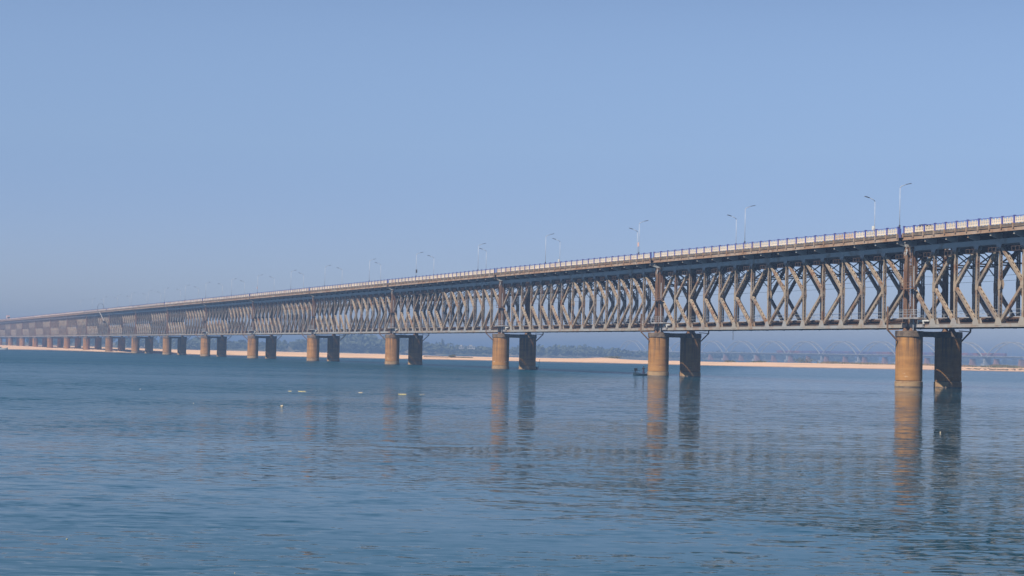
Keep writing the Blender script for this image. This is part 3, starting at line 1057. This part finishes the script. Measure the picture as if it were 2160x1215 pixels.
tag(boat, 'dark teal fishing boat with outboard motor, its bow hidden by the second pier', 'boat')

def skinned(name, joints, edges, mt, parent=None, sub=2):
    me = bpy.data.meshes.new(name)
    me.from_pydata([j[:3] for j in joints], edges, [])
    o = link(name, me, parent)
    md = o.modifiers.new('skin', 'SKIN')
    for i, j in enumerate(joints):
        me.skin_vertices[0].data[i].radius = (j[3], j[3] if len(j) < 5 else j[4])
    me.skin_vertices[0].data[0].use_root = True
    md.use_smooth_shade = True
    s = o.modifiers.new('sub', 'SUBSURF'); s.levels = sub; s.render_levels = sub
    me.materials.append(M[mt])
    return o
# fisherman: standing in the boat, right arm stretched out to the right (towards the pier), the other holding a pole
fx = Vector((-.95, 0, .12))
fl = Matrix.Rotation(brz, 3, 'Z') @ fx
person = empty('person', (27.5 + fl.x, 379.4 + fl.y, .14), math.radians(5))
J = [(0, 0, .93, .13, .10), (0, 0, 1.12, .125, .09), (0, 0, 1.34, .17, .10), (0, 0, 1.47, .06, .055), (.02, -.01, 1.60, .085, .10), (.02, -.01, 1.70, .075, .09),
     (-.10, 0, .86, .085, .085), (-.13, .02, .48, .06, .06), (-.14, .04, .10, .04, .04), (-.14, -.10, .04, .035, .03),
     (.09, 0, .86, .085, .085), (.13, -.04, .48, .06, .06), (.15, .0, .10, .04, .04), (.16, -.14, .04, .035, .03),
     (.19, 0, 1.40, .06, .06), (.36, -.06, 1.27, .042, .042), (.60, -.10, 1.42, .03, .03),
     (-.19, 0, 1.40, .06, .06), (-.27, -.04, 1.13, .042, .042), (-.12, -.22, 1.02, .03, .03)]
E_ = [(0, 1), (1, 2), (2, 3), (3, 4), (4, 5), (0, 6), (6, 7), (7, 8), (8, 9), (0, 10), (10, 11), (11, 12), (12, 13), (2, 14), (14, 15), (15, 16), (2, 17), (17, 18), (18, 19)]
# hands: five fingers each as chains off the wrist
def hand(base, w, d, side):
    d = Vector(d).normalized(); side = Vector(side).normalized()
    palm = Vector(J[w][:3]) + d * .07
    J.append((*palm, .032, .018)); pi = len(J) - 1; E_.append((w, pi))
    for k, ln in enumerate((.065, .08, .075, .06)):
        a = palm + d * .035 + side * (.024 * (k - 1.5)); b_ = a + d * ln * .6 + Vector((0, 0, -.02))
        J.append((*a, .009)); J.append((*b_, .008)); E_.append((pi, len(J) - 2)); E_.append((len(J) - 2, len(J) - 1))
    t = palm + side * .045; J.append((*t, .010)); E_.append((pi, len(J) - 1))
hand(None, 16, (1, -.1, .35), (0, 1, 0))
hand(None, 19, (.6, -.6, -.2), (0, .3, 1))
skinned('body', J, E_, 'skin', person, 2)
q = MB().use('shirt').lathe(0, 0, [(.165, .90), (.16, 1.05), (.185, 1.28), (.20, 1.38), (.12, 1.46), (.07, 1.49)], 16)
for i, v in enumerate(q.v): q.v[i] = (v[0], v[1] * .68, v[2])
q.tube([(.15, 0, 1.40), (.30, -.05, 1.31)], [.085, .07], 8); q.tube([(-.15, 0, 1.40), (-.25, -.03, 1.2)], [.085, .07], 8)
q.build('shirt', person, True)
q = MB().use('lungi').lathe(0, 0, [(.23, .30), (.215, .6), (.19, .85), (.165, .98)], 16)
for i, v in enumerate(q.v): q.v[i] = (v[0], v[1] * .75, v[2])
q.build('lungi', person, True)
q = MB().use('hair').lathe(.02, .015, [(.03, 1.58), (.098, 1.62), (.105, 1.70), (.085, 1.77), (.03, 1.81)], 14); q.build('hair', person, True)
q = MB().use('skin').box(.008, .032, -.135, -.10, 1.62, 1.66).use('hair').box(-.03, -.01, -.112, -.10, 1.665, 1.675).box(.05, .07, -.112, -.10, 1.665, 1.675).box(0, .04, -.112, -.10, 1.595, 1.603)
q.build('face', person)
tag(person, 'person in dark shirt and wrapped cloth standing in the boat, one arm stretched out', 'person')

pole = MB().use('bark').tube([(0, 0, -.5), (.25, .05, 2.1)], .022, 5)
po = pole.build('fishing_pole'); po.location = (27.5 + fl.x + .62, 379.4 + fl.y - .15, .1)
tag(po, 'thin pole held in front of the standing fisherman', 'pole')

b2 = empty('rowing_boat', (6.35, 475.0, .02), math.radians(84))
hull_mb(4.6, 1.1, .45, 'hulldark', 'hulldark').build('hull', b2)
MB().use('hulldark').box(-.3, .3, -.45, .45, .3, .38).build('thwart', b2)
MB().use('hulldark').tube([(.9, -.6, .2), (1.1, -.9, 2.6)], .05, 5).build('mooring_stake', b2)
tag(b2, 'dark rowing boat with an upright stake behind the third pier from the right', 'boat')
b3 = empty('motor_launch', (-287, 1066, 0.02), math.radians(8))
hull_mb(9.0, 2.2, .9, 'white', 'white').build('hull', b3)
MB().use('white').box(-2.2, 1.0, -.8, .8, .8, 1.7).use('glass').box(-2.0, .8, -.83, -.8, 1.1, 1.5).build('cabin', b3)
tag(b3, 'white boat by the sand bank at the left edge of the photo', 'boat')

# ------------------------------------------------------------------ floating debris
def blob_mb(mt, lx, ly, h, seed, n=9):
    r = random.Random(seed); q = MB().use(mt)
    top = []; 
    for ring, (s, z) in enumerate(((1.0, -.02), (.95, h * .5), (.6, h))):
        b = len(q.v); top.append(b)
        for k in range(n):
            t = 2 * math.pi * k / n; rr = s * (1 + r.uniform(-.3, .3))
            q.v.append((lx / 2 * rr * math.cos(t), ly / 2 * rr * math.sin(t), z * (1 + r.uniform(-.25, .25))))
    for a, b in zip(top, top[1:]):
        for k in range(n): q.face(a + k, a + (k + 1) % n, b + (k + 1) % n, b + k)
    q.face(*range(top[-1], top[-1] + n)); return q
deb = [('floating_garland', 'yellow', -20.2, 174.4, .3, .15, .04, 'small yellow garland piece, leftmost of the yellow ones mid river'),
       ('floating_garland', 'yellow', -19.1, 174.4, .7, .2, .04, 'yellow garland strip with a dark middle, second from the left'),
       ('floating_garland', 'yellow', -9.7, 171.3, .75, .18, .04, 'longest yellow garland strip floating right of the others'),
       ('floating_scrap', 'paleplastic', -13.7, 174.5, .4, .2, .05, 'pinkish scrap floating between the yellow garlands'),
       ('floating_scrap', 'paleplastic', -8.0, 173.0, .5, .25, .03, 'pale sparse scrap just right of the longest yellow garland'),
       ('floating_scrap', 'paleplastic', -15.3, 127.6, .26, .2, .11, 'largest cream lump floating below the yellow garlands'),
       ('floating_scrap', 'paleplastic', -33.2, 170.6, .14, .1, .03, 'tiny white scrap floating far left on the open water'),
       ('floating_scrap', 'paleplastic', -21.8, 131.0, .09, .08, .03, 'tiny cream scrap floating left of the large cream lump'),
       ('floating_scrap', 'yellow', -8.8, 38.1, .05, .04, .01, 'small yellowish scrap near the bottom left of the water'),
       ('floating_scrap', 'paleplastic', 8.1, 116.0, .08, .06, .04, 'white speck floating mid river between the pier reflections'),
       ('floating_scrap', 'paleplastic', 23.7, 104.4, .09, .08, .09, 'white scrap floating in the dark reflection of the largest pier'),
       ('floating_scrap', 'paleplastic', -4.7, 33.0, .025, .02, .006, 'tiny white speck at the bottom edge of the water')]
for i, (nm, mt, x, y, lx_, ly_, h, lb) in enumerate(deb):
    q = blob_mb(mt, lx_, ly_, h, i)
    if i in (1, 2):
        for t in range(6): q.add(blob_mb(mt, .12, .12, h * 1.3, 50 + t), lerp(-.4, .4, t / 5) * lx_, R.uniform(-.05, .05), 0)
    o = q.build(nm); o.location = (x, y, 0)
    tag(o, lb, 'floating litter', 'bits of garland and litter floating on the river')

# ------------------------------------------------------------------ shrubs on the sand
def foliage_mb(mt, n, sx, sy, sz, leaf, seed, z0=0.0):
    r = random.Random(seed); q = MB().use(mt)
    lobes = [(r.uniform(-.5, .5) * sx, r.uniform(-.4, .4) * sy, r.uniform(.25, .75) * sz, r.uniform(.3, .55)) for _ in range(7)]
    for i in range(n):
        lx_, ly_, lz_, lr = r.choice(lobes)
        u = Vector((r.gauss(0, 1), r.gauss(0, 1), r.gauss(0, 1))).normalized() * (r.random() ** .45) * lr
        c = Vector((lx_ + u.x * sx, ly_ + u.y * sy, max(.05, lz_ + u.z * sz * .8) + z0))
        a = Vector((r.gauss(0, 1), r.gauss(0, 1), r.gauss(0, 1))).normalized(); b = a.orthogonal().normalized()
        s = leaf * r.uniform(.6, 1.3)
        k = len(q.v); q.v += [tuple(c + a * s), tuple(c + b * s * .6), tuple(c - a * s), tuple(c - b * s * .6)]; q.face(k, k + 1, k + 2, k + 3)
    return q
shr = [(53.5, 1018, 2.0, 7, 4, 1.7, 'leaf', 'dry shrub on top of the low dune'),
       (156.6, 1012, 1.4, 8.5, 5, 3.8, 'leaf', 'roundest dark green bush on the sand bank'),
       (134.5, 1012, 1.2, 9, 4, 1.9, 'leaf', 'low wide green bush left of the round dark bush'),
       (117.0, 1012, 1.3, 4, 3, 1.3, 'leaf', 'small green bush at the left end of the bushes'),
       (172, 1012, 1.6, 5, 3, 1.3, 'dryleaf', 'small brown bush beside the pale old pier right of the round bush'),
       (-31, 985, 1.1, 3, 2, 1.6, 'leaf', 'lone small shrub standing on bare sand left of the third pier'),
       (-62, 990, 1.2, 2, 2, 1.0, 'leaf', 'tiny dark shrub on the sand between fourth and fifth piers')]
for i, (x, y, z, sx, sy, sz, mt, lb) in enumerate(shr):
    e = empty('shrub', (x, y, z))
    foliage_mb(mt, 420, sx, sy, sz, .28, 10 + i).build('foliage', e)
    st = MB().use('bark')
    for t in range(5): st.tube([(0, 0, -.5), (R.uniform(-.3, .3) * sx, R.uniform(-.3, .3) * sy, sz * .6)], [.07, .02], 4)
    st.build('stem', e)
    tag(e, lb, 'shrub', 'shrubs on the sand bank')
# scrub and grass strip on the right of the bank
q = MB().use('dryleaf'); r = random.Random(5)
for i in range(5200):
    t = r.random() ** .8; x = 165 + 175 * t
    y = 1010 + r.uniform(-8, 16) + 8 * hn(x, .09, 1)
    dens = .5 + .5 * math.sin(x * .21) * math.sin(x * .063 + 1)
    if r.random() > .25 + .75 * dens: continue
    h = r.uniform(.35, 1.0) * (.6 + dens); a = r.uniform(0, math.pi); w_ = r.uniform(.25, .6)
    c, s = math.cos(a) * w_, math.sin(a) * w_; k = len(q.v)
    q.v += [(x - c, y - s, 1.7), (x + c, y + s, 1.7), (x + c * .4, y + s, 2.0 + h), (x - c * .7, y, 2.0 + h * .7)]; q.face(k, k + 1, k + 2, k + 3)
for i in range(1500):   # driftwood and weed on the near slope
    x = r.uniform(150, 300) if r.random() < .8 else r.uniform(-45, -20)
    t = r.uniform(.1, .6); yy = 955 + 70 * t if x > 0 else 985 + 20 * t
    z = 1.9 * (.38 + .5 * t) if x > 0 else 1.25
    h = r.uniform(.1, .35); w_ = r.uniform(.3, 1.0); k = len(q.v)
    q.v += [(x - w_, yy, z - .3), (x + w_, yy + .2, z - .3), (x + w_ * .6, yy + .1, z + h), (x - w_ * .5, yy, z + h * .8)]; q.face(k, k + 1, k + 2, k + 3)
tag(q.build('dry_scrub'), 'strip of dry grass and low scrub along the sand bank on the right', 'scrub', kind='stuff')

# ------------------------------------------------------------------ far shore: land, wood, houses
q = MB().use('landm')
Xs = [-2600 + 40 * i for i in range(125)]
Ys = [0, 25, 70, 140, 300, 800, 2600]
def land_front(x): return 2380 + 45 * hn(x, .004, .3) + (0 if x < 150 else (x - 150) * 3.4 if x < 500 else 1190)
def land_h(x, d):
    base = 1.2 + min(d, 400) / 400 * 3.0
    return base + 8.5 * math.exp(-((x + 170) / 95) ** 2) * min(1, d / 90) + 5 * math.exp(-((x + 500) / 220) ** 2) * min(1, d / 120)
for x in Xs:
    f = land_front(x)
    for j, d in enumerate(Ys): q.v.append((x, f + d, -.4 if j == 0 else land_h(x, d)))
for i in range(len(Xs) - 1):
    for j in range(len(Ys) - 1):
        a = i * len(Ys) + j; q.face(a, a + len(Ys), a + len(Ys) + 1, a + 1)
tag(q.build('far_shore_land', smooth=True), kind='structure')

q = MB().use('wood_leaf'); r = random.Random(11)
for t in range(1500):
    x = r.uniform(-950, 1500) if t > 300 else r.uniform(-420, 150)
    f = land_front(x); d = r.choice((12, 30, 60, 100, 160)) + r.uniform(-10, 10)
    y = f + d; z0 = land_h(x, d)
    cl = .5 + .5 * math.sin(x * .017 + 1) * math.sin(x * .0071)
    h = (7 + 7 * cl) * r.uniform(.6, 1.25)
    if -140 < x < -40: h *= .75
    w_ = h * r.uniform(.35, .6)
    for i in range(46):
        u = Vector((r.gauss(0, 1), r.gauss(0, 1), r.gauss(0, 1))).normalized() * r.random() ** .4
        c = Vector((x + u.x * w_, y + u.y * w_, z0 + h * .55 + u.z * h * .45))
        a = Vector((r.gauss(0, 1), r.gauss(0, 1), r.gauss(0, 1))).normalized(); b = a.orthogonal().normalized()
        s = h * r.uniform(.12, .24); k = len(q.v)
        q.v += [tuple(c + a * s), tuple(c + b * s * .7), tuple(c - a * s), tuple(c - b * s * .7)]; q.face(k, k + 1, k + 2, k + 3)
tag(q.build('far_woodland'), 'hazy wood along the far shore beyond the sand bank', 'woodland', kind='stuff')

tt = [(-131, 17.0, 2.6, 'tall pointed tree on the far shore right of the white hilltop house'),
      (-86, 18.5, 2.4, 'tall narrow tree on the far shore seen right of the fourth pier pair'),
      (-281, 12.5, 3.2, 'tall tree on the far shore left of the fifth pier pair'),
      (-232, 13.0, 3.0, 'tall tree on the far shore right of the fifth pier pair'),
      (97, 17.0, 7.0, 'broad tall tree on the far shore above the low dune')]
for i, (x, h, w_, lb) in enumerate(tt):
    y = land_front(x) + 30
    e = empty('tall_tree', (x, y, land_h(x, 30) - .3))
    foliage_mb('wood_leaf', 260, w_, w_, h * .75, .8, 70 + i, h * .25).build('crown', e)
    MB().use('bark').tube([(0, 0, -1), (0, 0, h * .5), (.2, 0, h * .9)], [.4, .25, .08], 6).build('trunk', e)
    tag(e, lb, 'tree', 'trees standing out on the far shore')

def house(x, y, z, w_, dp, h, floors, lb, roofm='wall', nm='far_house'):
    e = empty(nm, (x, y, z))
    MB().use('wall').box(-w_ / 2, w_ / 2, 0, dp, -1 if h > 3 else -.2, h).build('wall', e)
    q = MB().use(roofm).box(-w_ / 2 - .4, w_ / 2 + .4, -.4, dp + .4, h, h + .5)
    q.box(-w_ / 4, w_ / 8, dp * .3, dp * .7, h + .5, h + 2.4); q.build('roof', e)
    for f in range(floors):
        n = max(2, int(w_ / 3.2))
        for i in range(n):
            cx = lerp(-w_ / 2, w_ / 2, (i + .5) / n); zz = .9 + f * 3.1
            MB().use('window').box(cx - .55, cx + .55, -.06, .06, zz, zz + 1.3).build('window', e)
    tag(e, lb, 'house', 'pale houses on the far shore')
house(-174, 2400 + 66, 12.2, 9, 8, 5.6, 2, 'white house on the hilltop with a stepped roof')
house(-187, 2400 + 50, 10.2, 11, 8, 4.2, 1, 'white house on the slope left of the hilltop house')
house(-210, 2372, 1.2, 14, 9, 3.2, 1, 'long low white building near the shore right of the fifth pier pair', 'roof')
house(-190, 2368, 1.0, 9, 7, 3.0, 1, 'low white building near the shore below the hilltop house', 'roof')
house(-180, 2376, 1.5, 7, 7, 4.0, 1, 'small white house near the shore below the hilltop house', 'roof')
house(-171, 2405, 5.0, 4, 5, 3.4, 1, 'tiny pale hut on the slope left of the fourth pier pair')
house(-62, 2385, 8.6, 7, 7, 2.4, 1, 'pale building among trees right of the fourth pier pair, left one of two')
house(-50, 2390, 8.6, 10, 8, 2.8, 1, 'wider pale building among trees right of the fourth pier pair, right one of two')
house(-300, 2390, 5.6, 7, 6, 3.8, 1, 'pale house among trees left of the fifth pier pair')
house(20, 2350, 3.8, 12, 6, 3.4, 1, 'faint pale building low on the shore right of the third pier pair')

# ------------------------------------------------------------------ distant arch bridge and old masonry-pier bridge
PH = math.radians(23)
AO = Vector((584, 2179, 0)); D2 = Vector((-math.sin(PH), math.cos(PH), 0)); N2 = Vector((math.cos(PH), math.sin(PH), 0))
ARZ = math.atan2(D2.y, D2.x)
def make_arch():
    root = empty('arch_span'); W = 88.5; g = 3.2; zd = 11.8
    def ap(t): return (lerp(g, W - g, t), zd + 17.0 * (1 - (2 * t - 1) ** 2))
    for y in (-4.5, 4.5):
        q = MB().use('concrete'); n = 24
        for i in range(n):
            a, b = ap(i / n), ap((i + 1) / n)
            q.beam((a[0], y, a[1]), (b[0], y, b[1]), (0, 1, 0), .8, 1.0)
        q.build('arch_rib', root)
        for i in range(2, 23, 2):
            a = ap(i / 24); MB().use('concrete').box(a[0] - .06, a[0] + .06, y - .06, y + .06, zd, a[1]).build('hanger', root)
    for i in (5, 8, 11, 13, 16, 19):
        a = ap(i / 24); MB().use('concrete').box(a[0] - .3, a[0] + .3, -4.5, 4.5, a[1] - .4, a[1] + .4).build('cross_strut', root)
    q = MB().use('concrete').box(.6, W - .6, -5.2, 5.2, zd - 1.2, zd - .1).box(.3, W - .3, -5.3, -5.1, zd - .1, zd + .5).box(.3, W - .3, 5.1, 5.3, zd - .1, zd + .5)
    q.build('deck_girder', root)
    q = MB().use('concrete').box(-1.6, 1.6, -4.5, 4.5, 3.2, zd - 1.2).box(-3.3, 3.3, -6.5, 6.5, -.5, 3.4)
    q.build('pier', root)
    return root
arch0 = make_arch()
for j in range(-1, 11):
    o = arch0 if j == -1 else copy_tree(arch0)
    o.location = AO + D2 * (59.4 + 88.5 * j); o.rotation_euler = (0, 0, ARZ)
    k = j + 1
    nm = 'concrete tied arch span at the right edge, nearest of the distant arches' if k == 0 else '%s concrete tied arch span from the right, beyond the sand bank' % ORD[k]
    tag(o, nm, 'arch span', 'bowstring arch spans of the distant bridge')
def make_old():
    root = empty('old_bridge_span'); W = 44.25
    q = MB().use('masonry'); b = len(q.v)
    for w1, d1, z in ((2.9, 3.6, -.6), (1.35, 2.8, 8.0), (1.6, 3.0, 8.0), (1.6, 3.0, 8.7)):
        q.v += [(-w1, -d1, z), (w1, -d1, z), (w1, d1, z), (-w1, d1, z)]
    for lv in range(3):
        for i in range(4):
            a = b + lv * 4 + i; c = b + lv * 4 + (i + 1) % 4; q.face(a, c, c + 4, a + 4)
    q.face(b + 12, b + 13, b + 14, b + 15)
    q.build('masonry_pier', root)
    for y in (-1.8, 1.8):
        q = MB().use('lattice')
        q.box(.2, W - .2, y - .15, y + .15, 8.75, 9.05); q.box(.2, W - .2, y - .15, y + .15, 10.7, 11.0)
        n = 20
        for i in range(n):
            xa, xb = lerp(.3, W - .3, i / n), lerp(.3, W - .3, (i + 1) / n)
            q.beam((xa, y, 9), (xb, y, 10.8), (0, 1, 0), .1, .16); q.beam((xa, y + .1, 10.8), (xb, y + .1, 9), (0, 1, 0), .1, .16)
        q.build('lattice_girder', root)
    MB().use('lattice').box(.1, W - .1, -2.2, 2.2, 11.0, 11.25).build('deck', root)
    return root
old0 = make_old()
for j in range(-2, 22):
    o = old0 if j == -2 else copy_tree(old0)
    o.location = AO - N2 * 32 + D2 * (44.0 + 44.6 * j); o.rotation_euler = (0, 0, ARZ)
    nm = '%s masonry pier and girder span from the right of the old bridge' % ((ORD + ['twentieth', '21st', '22nd', '23rd', '24th'])[j + 2])
    tag(o, nm, 'old bridge span', 'spans of the old bridge on red masonry piers')
def coach():
    root = empty('train_coach')
    q = MB().use('coach').box(-11, 11, -1.6, 1.6, 1.0, 3.6)
    b = len(q.v)
    q.v += [(-11, -1.6, 3.6), (11, -1.6, 3.6), (11, -.9, 4.1), (-11, -.9, 4.1), (-11, .9, 4.1), (11, .9, 4.1), (11, 1.6, 3.6), (-11, 1.6, 3.6)]
    q.face(b, b + 1, b + 2, b + 3); q.face(b + 3, b + 2, b + 5, b + 4); q.face(b + 4, b + 5, b + 6, b + 7); q.face(b, b + 3, b + 4, b + 7); q.face(b + 1, b + 6, b + 5, b + 2)
    q.build('body', root)
    q = MB().use('window')
    for i in range(9): x = -9.6 + i * 2.4; q.box(x - .7, x + .7, -1.64, -1.6, 2.1, 3.0)
    q.build('windows', root)
    for x in (-8, 8): MB().use('tyre').box(x - 1.6, x + 1.6, -1.2, 1.2, .15, .95).build('bogie', root)
    return root
c0 = coach()
for j in range(22):
    o = c0 if j == 0 else copy_tree(c0)
    o.location = AO + D2 * (35.5 + 23.2 * j) + Vector((0, 0, 11.7)); o.rotation_euler = (0, 0, ARZ)
    tag(o, '%s from the right in the hazy train crossing the distant arch bridge' % (('first coach' if j == 0 else (ORD + ['twentieth', '21st', '22nd'])[j] + ' coach')),
        'train coach', 'coaches of the train on the distant arch bridge')

# ------------------------------------------------------------------ haze
hz = MB(); hz.mats = []; hz.box(-5300, 5300, -80, 8700, -1.5, 38)
hm = bpy.data.materials.new('haze'); hm.use_nodes = True
nt = hm.node_tree
for n in list(nt.nodes):
    if n.type != 'OUTPUT_MATERIAL': nt.nodes.remove(n)
out = [n for n in nt.nodes if n.type == 'OUTPUT_MATERIAL'][0]
pv = nt.nodes.new('ShaderNodeVolumePrincipled')
pv.inputs['Color'].default_value = (0.26, 0.41, 0.70, 1)
pv.inputs['Density'].default_value = 0.00044
pv.inputs['Anisotropy'].default_value = 0.0
nt.links.new(pv.outputs[0], out.inputs['Volume'])
hme = hz.mesh('haze'); hme.materials.append(hm)
tag(link('haze', hme), 'pale blue haze over the river', kind='stuff')
